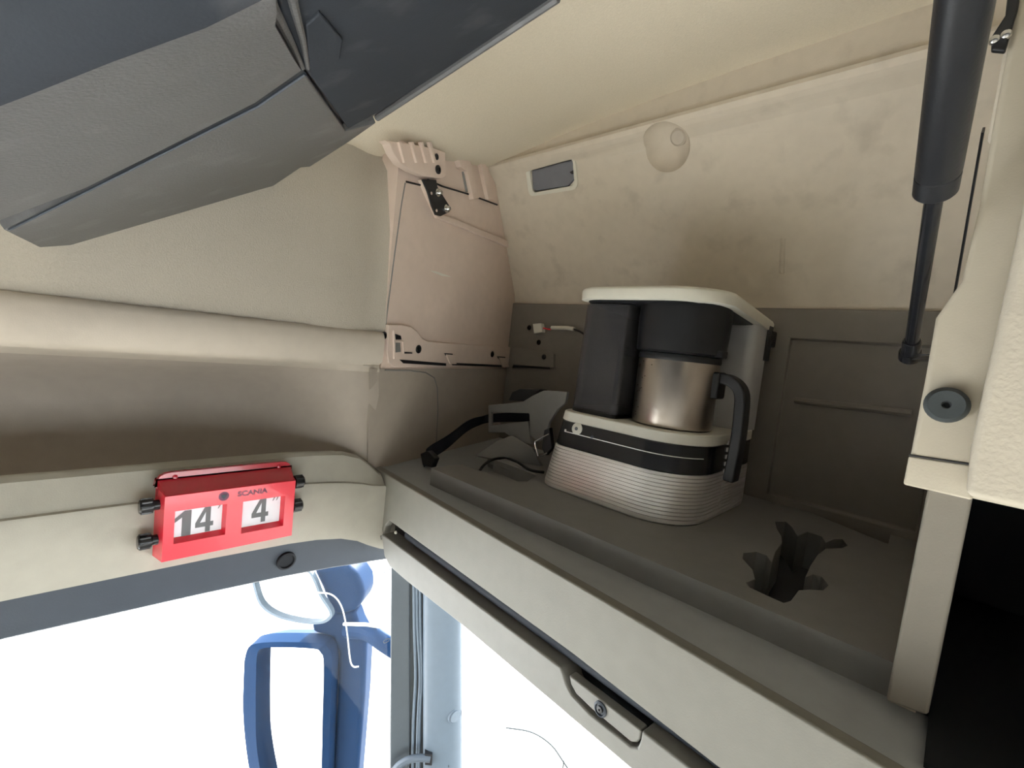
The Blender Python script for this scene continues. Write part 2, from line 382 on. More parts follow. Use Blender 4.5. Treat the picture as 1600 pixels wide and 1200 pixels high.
build('button_core', MB().lathe(kc, N_rail, [(0, 0), (.0028, 0), (.0028, .002), (.001, .0022), (0, .001)], 16), M_blk, kn)
roll = [at(625, 838, pl=P_rail) - N_rail * .014, at(890, 1034, pl=P_rail) - N_rail * .014, at(1540, 1520, pl=P_rail) - N_rail * .014]
build('roller', MB().tube(roll, .0072, 14), M_roll, rb)
build('end_clip', MB().lathe(at(613, 833, pl=P_rail) - N_rail * .006, N_rail, [(0, 0), (.0024, 0), (.002, .002), (0, .003)], 12), M_white, rb, label='white end clip')

# ------------------------------------------------------------------ right hand frame, post, door and bay
fr = thing('trim_7', (0, .37, ZS), 'beige locker frame at the right with a stepped edge and rubber buffer', 'trim', kind='structure')
lf = [(1552, 195), (1531, 320), (1503, 438), (1462, 497), (1446, 590), (1414, 755), (1520, 780), (1620, 802), (1700, 100), (1640, -60), (1600, -60)]
build('frame_plate', MB().prism(pp(lf, P_frame), V(0, .014, 0)), M_frame, fr, bev=.003, seg=3)
build('frame_foot', MB().prism(pp([(1420, 712), (1522, 727), (1520, 782), (1411, 757)], P_frame, .0008), V(0, .012, 0)), M_frame, fr, bev=.0014)
build('foot_seam', MB().tube(pp([(1420, 711), (1521, 726)], P_frame, .0002), .0006, 6), M_blk, fr)
up = [(1600, -60), (1577, 30), (1545, 205), (1552, 215), (1640, 200), (1700, -60)]
build('upper_post', MB().prism(pp(up, P_frame, -.004), V(0, .012, 0)), M_beid, fr, bev=.002)
build('post', MB().prism(pp([(1454, 740), (1384, 1096), (1450, 1120), (1524, 760)], plane((0, 1, 0), (0, .382, 0))), V(0, .02, 0)), M_post, fr, bev=.002)
build('side_slot', MB().prism([V(-.0105, y, z) for y, z in ((.40, .16), (.412, .168), (.425, .06), (.413, .05))], V(-.0012, 0, 0)), M_blk, fr)
bc = at(1479, 633, pl=P_frame)
bf = build('buffer', MB().lathe(bc, V(0, -1, .04), [(0, -.001), (.0100, -.001), (.0102, .003), (.0092, .0065), (.0080, .008), (.0022, .0076), (.0014, .004), (0, .004)], 28), M_rub, fr, label='round slate grey rubber buffer with centre hole')
dr = thing('overhead_locker', (.2, .35, -.06), 'closed locker with pale beige grained front at the right edge', 'locker')
P_door = plane((0, 1, 0), (0, .350, 0))
build('door_panel', MB().prism(pp([(1509, 776), (1518, 700), (1600, 325), (1660, -60), (2300, -60), (2300, 960), (1640, 806)], P_door), V(0, .018, 0)), M_door, dr, bev=.004, seg=3)
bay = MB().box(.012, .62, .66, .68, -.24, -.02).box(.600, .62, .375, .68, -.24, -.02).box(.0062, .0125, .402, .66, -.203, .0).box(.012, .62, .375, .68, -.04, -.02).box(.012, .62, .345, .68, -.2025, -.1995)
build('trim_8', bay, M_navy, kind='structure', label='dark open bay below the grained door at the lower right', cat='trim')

# ------------------------------------------------------------------ open lid overhead
A_, B_, C_ = at(60, 388, X=-.57), at(480, 262, X=-.55), at(880, 0, Y=.216)
P_lid = plane3(A_, B_, C_); N_lid = face_cam(P_lid)
ld = thing('overhead_hatch', at(480, 262, X=-.55), 'dark grey scuffed locker hatch swung open overhead at top left', 'hatch')
def L_(px, t=0): return pp(px, P_lid, t)
dv = (C_ - B_).normalized()
far = C_ + dv * .42; back = V(.0, -.55, -.35); back = (back - N_lid * back.dot(N_lid)).normalized()
e_end = at(0, 357, pl=P_lid) + back * .05
edge_poly = L_([(0, 357), (60, 388), (120, 384), (200, 374), (270, 364), (330, 354), (400, 310), (470, 263), (484, 262), (545, 223), (700, 120), (880, 0)])
outline = [e_end] + edge_poly + [far, far + back * .10, e_end + back * .02]
build('core', MB().prism([p - N_lid * .006 for p in outline], -N_lid * .016), M_lid, ld, bev=.003)
gr = L_([(8, 361), (135, 300), (262, 237), (402, 167), (477, 116)])
flap = gr + L_([(540, 205), (588, 192), (545, 222), (484, 261), (470, 262), (400, 309), (330, 353), (270, 363), (200, 373), (120, 383), (62, 387)])
build('corner_panel', MB().prism([p + N_lid * .0 for p in flap], -N_lid * .007), M_lid, ld, bev=.0012)
# main inner panel, bent along a soft fold
g0 = L_([(0, 359), (135, 293), (260, 231), (398, 161), (471, 110)])
f0 = L_([(-120, 290), (40, 215), (170, 165), (300, 105), (420, 20)], .004)
far0 = L_([(-150, 40), (20, -60), (140, -130), (280, -210), (405, -290)], -.012)
g0[0] = at(0, 356, pl=P_lid) + back * .03
f1 = L_([(-130, 165), (20, 108), (150, 56), (300, 2), (412, -55)], .006)
mid0 = [a * .5 + b * .5 + N_lid * .003 for a, b in zip(g0, f0)]
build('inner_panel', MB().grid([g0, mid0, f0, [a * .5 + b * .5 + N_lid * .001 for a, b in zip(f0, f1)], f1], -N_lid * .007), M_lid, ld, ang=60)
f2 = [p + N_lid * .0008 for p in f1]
build('shaded_upper_panel', MB().grid([f2, [a * .75 + b * .25 + N_lid * .004 for a, b in zip(f2, far0)], [a * .4 + b * .6 + N_lid * .005 for a, b in zip(f2, far0)], far0], -N_lid * .007), M_lidd, ld, ang=60, label='upper panel of the hatch with shade put into its dark colour')  # darker colour stands in for the hatch fading into shade toward its top
build('panel_seam', MB().tube([p + N_lid * .0004 for p in L_([(14, 358), (135, 298), (262, 234.5), (402, 164.5), (476, 114)])], .0009, 6), M_grey, ld)
right = L_([(481, 113), (532, 94), (548, 60), (470, 20), (455, -60), (600, -300)], 0)
rp = [L_([(481, 116)])[0], L_([(545, 203)])[0], L_([(592, 178)])[0], L_([(702, 108)])[0], L_([(870, -4)])[0], far - V(0, .01, 0), far + back * .12, L_([(420, -200)])[0], L_([(432, -40)])[0], L_([(440, 30)])[0]]
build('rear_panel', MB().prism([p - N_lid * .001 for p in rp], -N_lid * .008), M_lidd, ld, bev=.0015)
build('edge_rim', MB().tube(L_([(590, 186), (702, 112), (872, -1)], -.001), .0028, 8), M_lid, ld)
build('fold', MB().tube(L_([(405, -60), (425, 10), (452, 62), (474, 108)], -.0005), [.0025, .0022, .0018, .001], 10), M_lid, ld)
build('fold', MB().tube(L_([(445, -60), (460, 10), (474, 64), (482, 108)], -.0005), [.002, .0018, .0014, .001], 8), M_lid, ld)
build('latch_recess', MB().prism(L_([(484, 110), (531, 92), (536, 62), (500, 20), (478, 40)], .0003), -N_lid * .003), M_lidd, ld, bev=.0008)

# ------------------------------------------------------------------ gas strut
s_lo = at(1421, 560, Y=.455)
s_hi = at(1516, -60, Y=.235)
dS = (s_hi - s_lo).normalized()
def sp(y):   # point on the strut axis seen at picture height y
    a, b = 0., 1.
    for _ in range(40):
        m = (a + b) / 2; p = s_lo.lerp(s_hi, m); q = p.dot(CD) / p.dot(CF) * F + 600
        if q > y: a = m
        else: b = m
    return s_lo.lerp(s_hi, a)
gs = thing('gas_strut', s_lo, 'black gas strut holding the overhead lid open at the right', 'strut')
p1, p2 = sp(300), sp(-40)
build('cylinder', MB().lathe(p1, dS, [(0, 0), (.0086, 0), (.0092, .001), (.0092, .011), (.0088, .0115), (.0092, .013), (.0092, (p2 - p1).length + .03), (0, (p2 - p1).length + .03)], 28), M_blk, gs)
p3 = sp(555)
build('rod', MB().cyl(p3, p1 + dS * .01, .0040, n=18), M_blkg, gs)
build('socket', MB().lathe(sp(572), dS, [(0, 0), (.0050, 0), (.0068, .002), (.0068, .008), (.0062, .0095), (.0055, .0098), (.0055, .021), (.0048, .0225), (0, .0225)], 22), M_blkg, gs, label='glossy black ball socket at the lower end')
q = sp(560)
build('ball_stud', MB().cyl(q, q + V(.022, -.055, -.0), .003, n=12), M_chrome, gs)
sb = thing('strut_bracket', at(1562, 60, Y=.375), 'small black bracket with two shiny bolts at top right edge', 'bracket')
build('plate', MB().prism(pp([(1578, -40), (1570, 30), (1549, 62), (1548, 84), (1570, 86), (1590, 20), (1600, -40)], P_frame, .004), V(0, .004, 0)), M_blk, sb, bev=.001)
for bx, by in ((1553, 70), (1571, 62)):
    build('bolt', MB().lathe(at(bx, by, pl=P_frame) + V(0, -.004, 0), (0, -1, 0), [(0, 0), (.0024, 0), (.0022, .002), (.0012, .0028), (0, .003)], 14), M_chrome, sb)

# ------------------------------------------------------------------ lamp on the front wall
lm = thing('locker_lamp', lampc[3], 'small rectangular grey lamp with pale frame on the locker front wall', 'lamp')
def ring(outer, inner, n, h):
    mb = MB(); k = len(outer)
    vs = outer + inner + [p + n * h for p in outer] + [p + n * h for p in inner]; fs = []
    for i in range(k):
        j = (i + 1) % k
        fs += [(i, j, k + j, k + i), (2 * k + i, 3 * k + i, 3 * k + j, 2 * k + j), (i, 2 * k + i, 2 * k + j, j), (k + i, k + j, 3 * k + j, 3 * k + i)]
    return mb.add(vs, fs)
def rquad(c, r, n=5):
    """rounded quad from four px corners"""
    out = []
    for i in range(4):
        p, a, b = Vector(c[i]), Vector(c[i - 1]), Vector(c[(i + 1) % 4])
        s = p + (a - p).normalized() * r; e = p + (b - p).normalized() * r
        for k in range(n):
            t = k / (n - 1); out.append(s * (1 - t) ** 2 + p * 2 * t * (1 - t) + e * t * t)
    return out
oq = rquad([at(x, y, pl=P_slope) for x, y in ((822, 260), (899, 238), (904, 295), (828, 307))], .012)
iq = rquad([at(x, y, pl=P_slope) for x, y in ((828, 266), (896, 247), (899, 289), (834, 301))], .008)
build('frame', ring([p - N_slope * .001 for p in oq], [p - N_slope * .001 for p in iq], N_slope, .0035), M_white, lm)
lens = pp([(829, 267), (893, 250), (897, 270), (897, 280), (886, 293), (835, 300), (831, 296)], P_slope, -.002)
build('lens', MB().prism(lens, -N_slope * .006), M_lens, lm, bev=.003, seg=3)
build('lens_corner', MB().prism(pp([(898, 281), (899, 289), (888, 293)], P_slope, -.001), -N_slope * .004), M_white, lm)
build('latch', MB().prism(pp([(890, 269), (897, 265), (897, 272), (893, 272)], P_slope, .0), -N_slope * .003), M_blk, lm)

# ------------------------------------------------------------------ end panel details
def scr(name, x, y, r, parent, pl=P_side, m=M_blkg, t=.002):
    n = face_cam(pl); p = at(x, y, pl=pl) + n * t
    o = build(name, MB().lathe(p, n, [(0, -.001), (r, -.001), (r, .0006), (r * .82, .0016), (r * .45, .0021), (r * .38, .0008), (0, .0008)], 20), m, parent)
    return o
plate = [(602, 507), (622, 507), (638, 510), (648, 518), (655, 528), (664, 533), (760, 540), (802, 543), (801, 574), (760, 572), (640, 572), (612, 573), (603, 566), (600, 550)]
pl4 = build('bracket_plate', MB().prism(onside(plate, .006), -N_side * .008), M_pink, t4, bev=.0012)
build('plate_end', MB().prism(pp([(803, 543), (856, 548), (868, 553), (868, 575), (803, 574)], P_bk, .006), V(0, .008, 0)), M_wallmould, pl4, bev=.0012)
build('plate_slot', MB().prism(onside([(619, 561), (692, 567), (692, 571), (625, 567)], .0062), N_side * .0008), M_blk, pl4)
build('plate_slot', MB().prism(onside([(700, 566), (784, 570), (784, 573), (702, 570)], .0062), N_side * .0008), M_blk, pl4)
build('plate_slot', MB().prism(pp([(805, 570), (862, 574), (862, 577), (805, 574)], P_bk, .0062), V(0, -.0008, 0)), M_blk, pl4)
for cx_, cy_ in ((699, 560), (782, 565)):
    build('clip', MB().prism(onside([(cx_ - 8, cy_ - 7), (cx_ + 5, cy_ - 6), (cx_ + 8, cy_ + 8), (cx_ - 2, cy_ + 8)], .0065), N_side * .003), M_pink, pl4, bev=.0006)
    build('clip_gap', MB().prism(onside([(cx_ - 10, cy_ - 9), (cx_ + 3, cy_ - 8), (cx_ + 3, cy_ - 5), (cx_ - 8, cy_ - 5)], .0065), N_side * .001), M_blk, pl4)
build('window_cut', MB().prism(onside([(612, 521), (621, 524), (622, 530), (613, 530)], .0062), N_side * .0006), M_blk, pl4)
build('window_cut', MB().prism(onside([(613, 535), (620, 535), (621, 549), (613, 550)], .0062), N_side * .0006), M_tray, pl4)
build('window_cut', MB().prism(onside([(627, 549), (639, 550), (639, 552), (627, 552)], .0062), N_side * .0006), M_blk, pl4)
build('plate_rib', MB().tube(onside([(609, 516), (610, 560)], .007), .0016, 8), M_pink, pl4)
build('plate_rib', MB().tube(onside([(612, 532), (624, 533), (625, 552)], .007), .0012, 8), M_pink, pl4)
scr('screw', 649, 545, .0068, pl4, t=.0065); scr('screw', 765, 553, .0062, pl4, t=.0065); scr('screw', 853, 558, .0055, pl4, pl=P_bk, t=.0065)
scr('screw', 827, 512, .0052, t4, pl=P_bk, t=.0005); scr('screw', 842, 535, .0055, t4, pl=P_bk, t=.0005); scr('screw', 599, 524, .0055, t4, t=.002)
build('panel_groove', MB().tube(onside([(633, 286), (627, 320), (616, 400), (607, 470), (602, 512)], .0), .0011, 6), M_tray, t4)
build('lower_shade_sheet', MB().prism(onside([(577, 576), (806, 576), (800, 790), (572, 790)], .0004), N_side * .0010), M_shelf, t4)  # thin dark sheet, painted shade low on the end wall
# upper ridge and flange of the end panel
ridge = [(652, 281), (661, 283), (684, 334), (735, 354), (791, 377), (789, 386), (734, 363), (679, 341)]
build('panel_ridge', MB().prism(onside(ridge, .007), -N_side * .008), M_pink, t4, bev=.0015)
build('panel_gap', MB().tube(onside([(634, 284), (655, 289), (668, 281), (690, 291), (730, 303), (776, 320)], .001), .0016, 6), M_blk, t4)
flg = [(708, 248), (727, 250), (742, 310), (733, 312), (722, 268), (713, 262)]
build('panel_flange', MB().prism(onside(flg, .010), -N_side * .011), M_pink, t4, bev=.001)
build('panel_flange', MB().prism(onside([(744, 248), (752, 251), (765, 312), (758, 312)], .008), -N_side * .009), M_pink, t4, bev=.001)
build('panel_gap', MB().tube(onside([(722, 268), (728, 300)], .0015), .002, 6), M_tray, t4)
build('curved_seam', MB().tube(onside([(600, 578), (640, 579), (664, 582), (677, 590), (682, 605), (683, 640), (680, 700)], .0014), .0011, 6), M_tray, t4)
build('scuff', MB().prism(onside([(671, 423), (681, 424), (706, 433), (690, 431)], .0003), N_side * .0003), M_white, t4)

# hinge bracket at the top corner
hb = thing('hinge_bracket', onside([(650, 275)], .02)[0], 'pale beige ribbed hinge bracket under the roof lining', 'bracket')
P_h = plane(N_side, onside([(650, 260)], .018)[0])
hpoly = [(602, 219), (609, 225), (615, 240), (626, 256), (645, 268), (662, 275), (690, 279), (697, 276), (696, 238), (680, 232), (650, 226), (625, 222)]
build('bracket_body', MB().prism(pp(hpoly, P_h), -face_cam(P_h) * .014), M_pink, hb, bev=.0015)
for rx in (622, 641, 656, 669):
    build('rib', MB().prism(pp([(rx - 2, 222), (rx + 2, 222), (rx + 10, 254), (rx + 7, 255)], P_h, .004), -face_cam(P_h) * .006), M_pink, hb, bev=.0006)
for sx, sy, r in ((628, 241, .0036), (682, 245, .0046)):
    build('bolt_hole', MB().lathe(at(sx, sy, pl=P_h), face_cam(P_h), [(0, .0002), (r, .0002), (r, .0010), (r * .7, .0012), (r * .6, .0006), (0, .0006)], 16), M_blk, hb)
scr('screw', 684, 265, .0066, hb, pl=P_h, t=.001)
sm = thing('strut_mount', onside([(685, 335)], .01)[0], 'black steel mounting plate with bright ball bolts beneath the hinge bracket', 'bracket')
P_m = plane(N_side, onside([(685, 310)], .012)[0])
build('plate', MB().prism(pp([(660, 280), (682, 281), (684, 292), (694, 308), (703, 322), (703, 331), (689, 338), (681, 336), (675, 322), (668, 298)], P_m), -face_cam(P_m) * .003), M_blk, sm, bev=.0008)
for sx, sy in ((683, 301), (696, 326)):
    build('ball_bolt', MB().lathe(at(sx, sy, pl=P_m), face_cam(P_m), [(0, 0), (.0062, 0), (.0062, .002), (.0035, .003), (.0046, .006), (.003, .009), (0, .0098)], 18), M_chrome, sm, label='bright steel ball bolt')
for sx, sy in ((674, 302), (682, 329)):
    build('plate_hole', MB().lathe(at(sx, sy, pl=P_m), face_cam(P_m), [(0, .0001), (.0022, .0001), (.0022, .0006), (0, .0006)], 12), M_pink, sm)

# wire connector
wc = thing('wire_connector', pp([(846, 514)], P_bk, .002)[0], 'white plug connector with a red and beige sleeved wire behind the coffee machine', 'connector')
build('plug', MB().prism(pp([(838, 507), (851, 506), (853, 520), (840, 522)], P_bk, .012), V(0, .011, 0)), M_white, wc, bev=.001)
build('wire', MB().tube(pp([(852, 513), (860, 515), (872, 515)], P_bk, .007), .0014, 8), M_red, wc, label='thin red wire')
build('sleeve', MB().tube(pp([(866, 513), (890, 513), (901, 515)], P_bk, .008), .0042, 10), M_white, wc)
build('cable', MB().tube(smooth_path(pp([(900, 515), (912, 520), (925, 530)], P_bk, .008), 4), .002, 8), M_blk, wc)

# ------------------------------------------------------------------ coffee machine
BX0, BX1, BY0, BY1 = -.403, -.196, .495, .715
cm = thing('coffee_machine', (-.3, .6, ZF), 'silver and black coffee machine with white lid on the locker tray', 'coffee machine')
RAD = (.028, .062, .03, .03)
def bl(z, off=0.):
    k = (z - ZF) / .105
    return rrect(BX0 + .013 * k - off, BX1 - .001 * k + off, BY0 + .014 * k - off, BY1 + off, z, RAD, 9)
def band(z0, z1, off): return MB().loops([bl(z0, off - .0012), bl(z0 + .0012, off), bl(z1 - .0012, off), bl(z1, off - .0012)])
ls = [bl(ZF, -.002), bl(ZF + .002, .0), bl(ZF + .006, .0006)]
z = ZF + .006; step = .0043
while z + step < -.122:
    ls += [bl(z + .0003, .0006), bl(z + .0007, -.0011), bl(z + .0012, -.0011), bl(z + .0016, .0006)]; z += step
ls += [bl(-.122, .0004)]
build('ribbed_base', MB().loops(ls), M_silver, cm, ang=25, label='silver base with fine horizontal ribs')
cb = build('control_band', band(-.122, -.0885, .0002), M_blkg, cm, label='glossy black control band')
build('base_rim', band(-.0885, -.0755, .0008), M_white, cm, label='off white rim')
# control band marks
def fy(z): return BY0 + .014 * (z - ZF) / .105 - .0003
def onf(x, y): 
    p = at(x, y, Y=.506)
    return V(p.x, fy(p.z), p.z)
bp = onf(902, 670)
bt = build('power_button', MB().lathe(bp, (0, -1, .13), [(0, -.001), (.0078, -.001), (.0078, .001), (.0065, .0014), (.0058, .0018), (0, .0022)], 24), M_white, cb, label='round white power button')
build('button_mark', MB().lathe(bp + V(0, -.0021, .0003), (0, -1, .13), [(0.0019, -.0003), (.0024, -.0003), (.0024, .0005), (.0014, .0005)], 16), M_ink, bt)
build('indicator', MB().lathe(onf(884, 672), (0, -1, .13), [(0, -.001), (.0013, -.001), (.0013, .0006), (0, .0006)], 12), M_white, cb)
build('indicator', MB().lathe(onf(926, 683), (0, -1, .13), [(0, -.001), (.0026, -.001), (.0024, .0008), (0, .0008)], 14), M_grey, cb)
zl = onf(940, 688).z
def strip_line(x0, x1, z):
    pts = [p for p in bl(z, .0004) if p.y < .59]
    pts = sorted(pts, key=lambda p: p.x); pts = [p for p in pts if x0 <= p.x <= x1]
    return [V(x0, pts[0].y if pts[0].y < .53 else fy(z), z)] + pts if pts else []
build('trim_line', MB().tube([V(-.372, fy(zl) - .0003, zl), V(-.300, fy(zl) - .0003, zl), V(-.262, fy(zl) - .0003, zl)] + [p for p in bl(zl, .0004)[9:16]], .0006, 6), M_silver, cb)
# side vent slots on the right flank
for i in range(10):
    zz = ZF + .012 + i * .0088
    build('vent_slot', MB().box(BX1 - .0015, BX1 + .0012, .600, .606, zz, zz + .005), M_silver, cm)
# rear column, tank, brew head, top lid
build('rear_column', MB().loops([rrect(-.384, -.199, .655, .718, z_, .012) for z_ in (-.0765, .074)]), M_whiteg, cm, ang=40)
build('column_edge', MB().box(-.2005, -.1965, .700, .719, .020, .068), M_blk, cm, bev=.001)
tk = build('water_tank', MB().loops([rrect(-.390 + .004 * k_, -.311, .523 + .006 * k_, .650, z_, (.028, .008, .008, .012)) for z_, k_ in ((-.072, 0), (-.070, 0), (.070, .5))]), M_smoke, cm, ang=40, label='smoked grey water tank')
build('tank_foot', MB().loops([rrect(-.390, -.3105, .522, .652, z_, (.028, .008, .008, .012)) for z_ in (-.0756, -.0705)]), M_blk, cm, ang=40)
build('brew_head', MB().loops([rrect(-.312, -.240, .63, .656, z_, .006) for z_ in (-.0756, .073)]), M_blk, cm, ang=40)
JX, JY = -.2585, .572
build('filter_basket', MB().lathe((JX, JY, 0), (0, 0, 1), [(0, .0145), (.050, .0145), (.053, .017), (.0545, .05), (.0545, .073), (0, .073)], 40), M_blk, cm, label='matt black filter basket')
build('basket_lip', MB().prism([V(JX + .042, JY - .02, .0148), V(JX + .056, JY - .012, .0148), V(JX + .056, JY + .005, .0148), V(JX + .042, JY + .005, .0148)], V(0, 0, .008)), M_blk, cm, bev=.001)
lidr = (.036, .058, .012, .02)
def ll(z_, off, back=0): 
    return [V(p.x, p.y, p.z - max(0, (p.y - .60)) * .12) for p in rrect(-.3885 - off, -.197 + off, .507 - off, .728 + off, z_, lidr, 9)]
build('top_lid', MB().loops([ll(.0735, -.003), ll(.0745, 0), ll(.0855, .0005), ll(.0885, -.001), ll(.0900, -.004), ll(.0905, -.012)]), M_white, cm, ang=45, label='off white overhanging top lid')
build('lid_underside', MB().loops([ll(.0715, -.008), ll(.0737, -.006)]), M_blk, cm, ang=45)
build('hinge_block', MB().box(-.206, -.1945, .712, .732, .040, .062), M_blk, cm, bev=.002)
# ------------------------------------------------------------------ thermos jug on the hot plate
jg = thing('coffee_jug', (JX, JY, -.0755), 'brushed steel coffee jug with black handle standing on the machine', 'jug')
build('jug_body', MB().lathe((JX, JY, 0), (0, 0, 1), [(0, -.0752), (.045, -.0752), (.048, -.0735), (.0485, -.07), (.0485, .004), (.0475, .008), (0, .008)], 48), M_steel, jg, ang=40)
build('jug_lid', MB().lathe((JX, JY, 0), (0, 0, 1), [(0, .006), (.0488, .006), (.0494, .008), (.0488, .0135), (0, .0135)], 40), M_blk, jg)
hp = smooth_path([V(JX + .040, JY + .004, -.010), V(JX + .062, JY + .006, -.010), V(JX + .076, JY + .008, -.022), V(JX + .0795, JY + .008, -.050), V(JX + .080, JY + .008, -.085), V(JX + .078, JY + .008, -.127)], 6)
build('jug_handle', MB().ribbon(hp, V(0, .021, 0), .0125), M_blk, jg, bev=.003, seg=3)
build('handle_mount', MB().box(JX + .040, JX + .055, JY - .009, JY + .018, -.034, -.002), M_blk, jg, bev=.003)
random.seed(8)
dm = MB()
for i in range(16):
    a = radians(-118 + random.uniform(-16, 14)); zz = .004 - random.random() ** 1.6 * .07
    c = V(JX + .0486 * cos(a), JY + .0486 * sin(a), zz); dm.lathe(c, V(cos(a), sin(a), 0), [(0, -.0003), (.0007, -.0003), (.0005, .0004), (0, .0005)], 8)
o_ = build('coffee_drips', dm, mat('coffee_stain', (.05, .025, .012), .5), jg); o_['kind'] = 'stuff'

# ------------------------------------------------------------------ strap, anchor, cord left of the machine
sa = thing('strap_anchor', at(800, 720, Y=.57), 'dark beige plastic strap anchor left of the coffee machine', 'bracket')
P_a = plane((0.15, 1, .0), at(800, 660, Y=.575))
o1 = [(763, 633), (816, 628), (832, 618), (850, 610), (886, 612), (883, 630), (871, 640), (858, 660), (852, 684), (840, 690), (828, 680), (827, 648), (826, 646), (767, 644), (767, 665), (825, 658), (828, 684), (830, 694), (808, 690), (788, 676), (763, 676)]
build('anchor_plate', MB().prism(pp(o1, P_a), V(.0, .006, 0)), M_tray, sa, bev=.001)
build('anchor_foot', MB().prism([at(776, 689, Y=.565), at(800, 680, Y=.565), at(832, 700, Y=.555), at(845, 728, Z=ZF), at(760, 715, Z=ZF), at(742, 712, Z=ZF)], V(0, .01, -.004)), M_tray, sa, bev=.001)
build('anchor_block', MB().prism(pp([(788, 626), (794, 612), (806, 607), (838, 608), (832, 618), (818, 627)], P_a, -.008), V(0, .02, 0)), M_blk, sa, bev=.002)
stp = thing('strap', at(668, 722, Z=ZS), 'black webbing strap running from the tray edge to the anchor', 'strap')
sp_ = smooth_path([at(664, 716, Y=.452), at(675, 706, Y=.462), at(700, 690, Y=.485), at(730, 666, Y=.548), at(752, 657, Y=.598), at(772, 653, Y=.602), at(836, 651, Y=.600)], 5)
build('webbing', MB().ribbon(sp_, [V(0, .002, .030 - .014 * min(1, i / 20)) for i in range(len(sp_))], .003), M_strap, stp, bev=.0008)
build('hook_end', MB().prism([at(656, 709, Y=.448), at(668, 704, Y=.448), at(680, 716, Y=.448), at(674, 731, Y=.448), at(660, 728, Y=.448)], V(0, .010, 0)), M_blk, stp, bev=.002)
bk = thing('wire_buckle', at(842, 715, Y=.52), 'bent bright wire buckle against the left side of the coffee machine', 'buckle')
build('wire_loop', MB().tube([at(x, y, Y=.515) for x, y in ((858, 678), (848, 683), (836, 690), (836, 696), (841, 713), (848, 712), (854, 708))], .0011, 8), M_chrome, bk)
build('buckle_pad', MB().prism([at(x, y, Y=.525) for x, y in ((850, 672), (858, 668), (862, 700), (852, 712), (846, 700))], V(0, .008, 0)), M_blk, bk, bev=.001)
pcd = thing('power_cord', at(750, 737, Z=ZF - .008), 'thin black power cord lying in the tray trough', 'cord')
build('cord', MB().tube(smooth_path([at(748, 738, Z=ZF - .010), at(756, 727, Z=ZF - .002), at(770, 718, Z=ZF + .003), at(790, 716, Z=ZF + .004), at(808, 722, Z=ZF + .004), at(828, 734, Z=ZF + .002), at(850, 738, Z=ZF + .003)], 5), .0022, 8), M_blk, pcd)

# ------------------------------------------------------------------ red height indicator on the header
hi = thing('height_indicator', V(-.58, .166, -.255), 'red plastic height indicator box with number windows on the header', 'sign')
P_box = plane((1, 0, 0), (-.552, 0, 0))
y0, y1, z0, z1 = .1035, .2305, -.2510, -.1835
def RB(pts, bx): return [V(bx, y, z) for y, z in pts]
# tapered body: wall side wider, with two window openings
out = [(y0, z0), (y1, z0), (y1, z1), (y0, z1)]
wl = [at(x, y, pl=P_box) for x, y in ((275, 799), (352, 789), (350, 836), (275, 847))]
wr = [at(x, y, pl=P_box) for x, y in ((381, 784), (442, 776), (441, 821), (380, 832))]
wL = (min(wl[0].y, wl[3].y), max(wl[1].y, wl[2].y), (wl[3].z + wl[2].z) / 2, (wl[0].z + wl[1].z) / 2)
wR = (min(wr[0].y, wr[3].y), max(wr[1].y, wr[2].y), (wr[3].z + wr[2].z) / 2, (wr[0].z + wr[1].z) / 2)
bx = MB().loops([[V(-.580, y, z) for y, z in ((y0 - .003, z0 - .003), (y1 + .003, z0 - .003), (y1 + .003, z1 + .004), (y0 - .003, z1 + .004))],
                 [V(-.552, y, z) for y, z in out]])
body = build('box_body', bx, M_red, hi)
for (a_, b_, c_, d_) in (wL, wR):
    cut(body, MB().loops([[V(-.5605, y, z) for y, z in ((a_ + .001, c_ + .003), (b_ - .001, c_ + .003), (b_ - .001, d_ - .001), (a_ + .001, d_ - .001))],
                          [V(-.548, y, z) for y, z in ((a_ - .0015, c_ - .0025), (b_ + .002, c_ - .0025), (b_ + .002, d_ + .001), (a_ - .0015, d_ + .001))]]))
bv = body.modifiers.new('bevel', 'BEVEL'); bv.width = .0013; bv.segments = 2; bv.limit_method = 'ANGLE'; bv.angle_limit = radians(35); bv.harden_normals = True
fl = []
for p in rquad([V(-.580, y0 - .006, -.185), V(-.580, y0 - .003, -.1655), V(-.580, y1 + .003, -.1655), V(-.580, y1 + .003, -.185)], .012): fl.append(p)
build('top_flange', MB().prism(fl, V(.006, 0, 0)), M_redd, hi, bev=.0015, seg=3, label='darker red rounded top flange')
build('flange_slope', MB().loops([[V(-.575, y0 - .003, -.172), V(-.575, y1 + .002, -.172), V(-.578, y1 + .002, -.19), V(-.578, y0 - .003, -.19)],
                                  [V(-.5535, y0 + .001, -.1838), V(-.5535, y1 - .001, -.1838), V(-.556, y1 - .001, -.19), V(-.556, y0 + .001, -.19)]]), M_redd, hi)
for yy in (y0 + .012, y1 - .012):
    build('rivet', MB().lathe(V(-.574, yy, -.1705), (1, 0, .2), [(0, -.001), (.0026, -.001), (.0022, .001), (0, .0016)], 14), M_redd, hi)
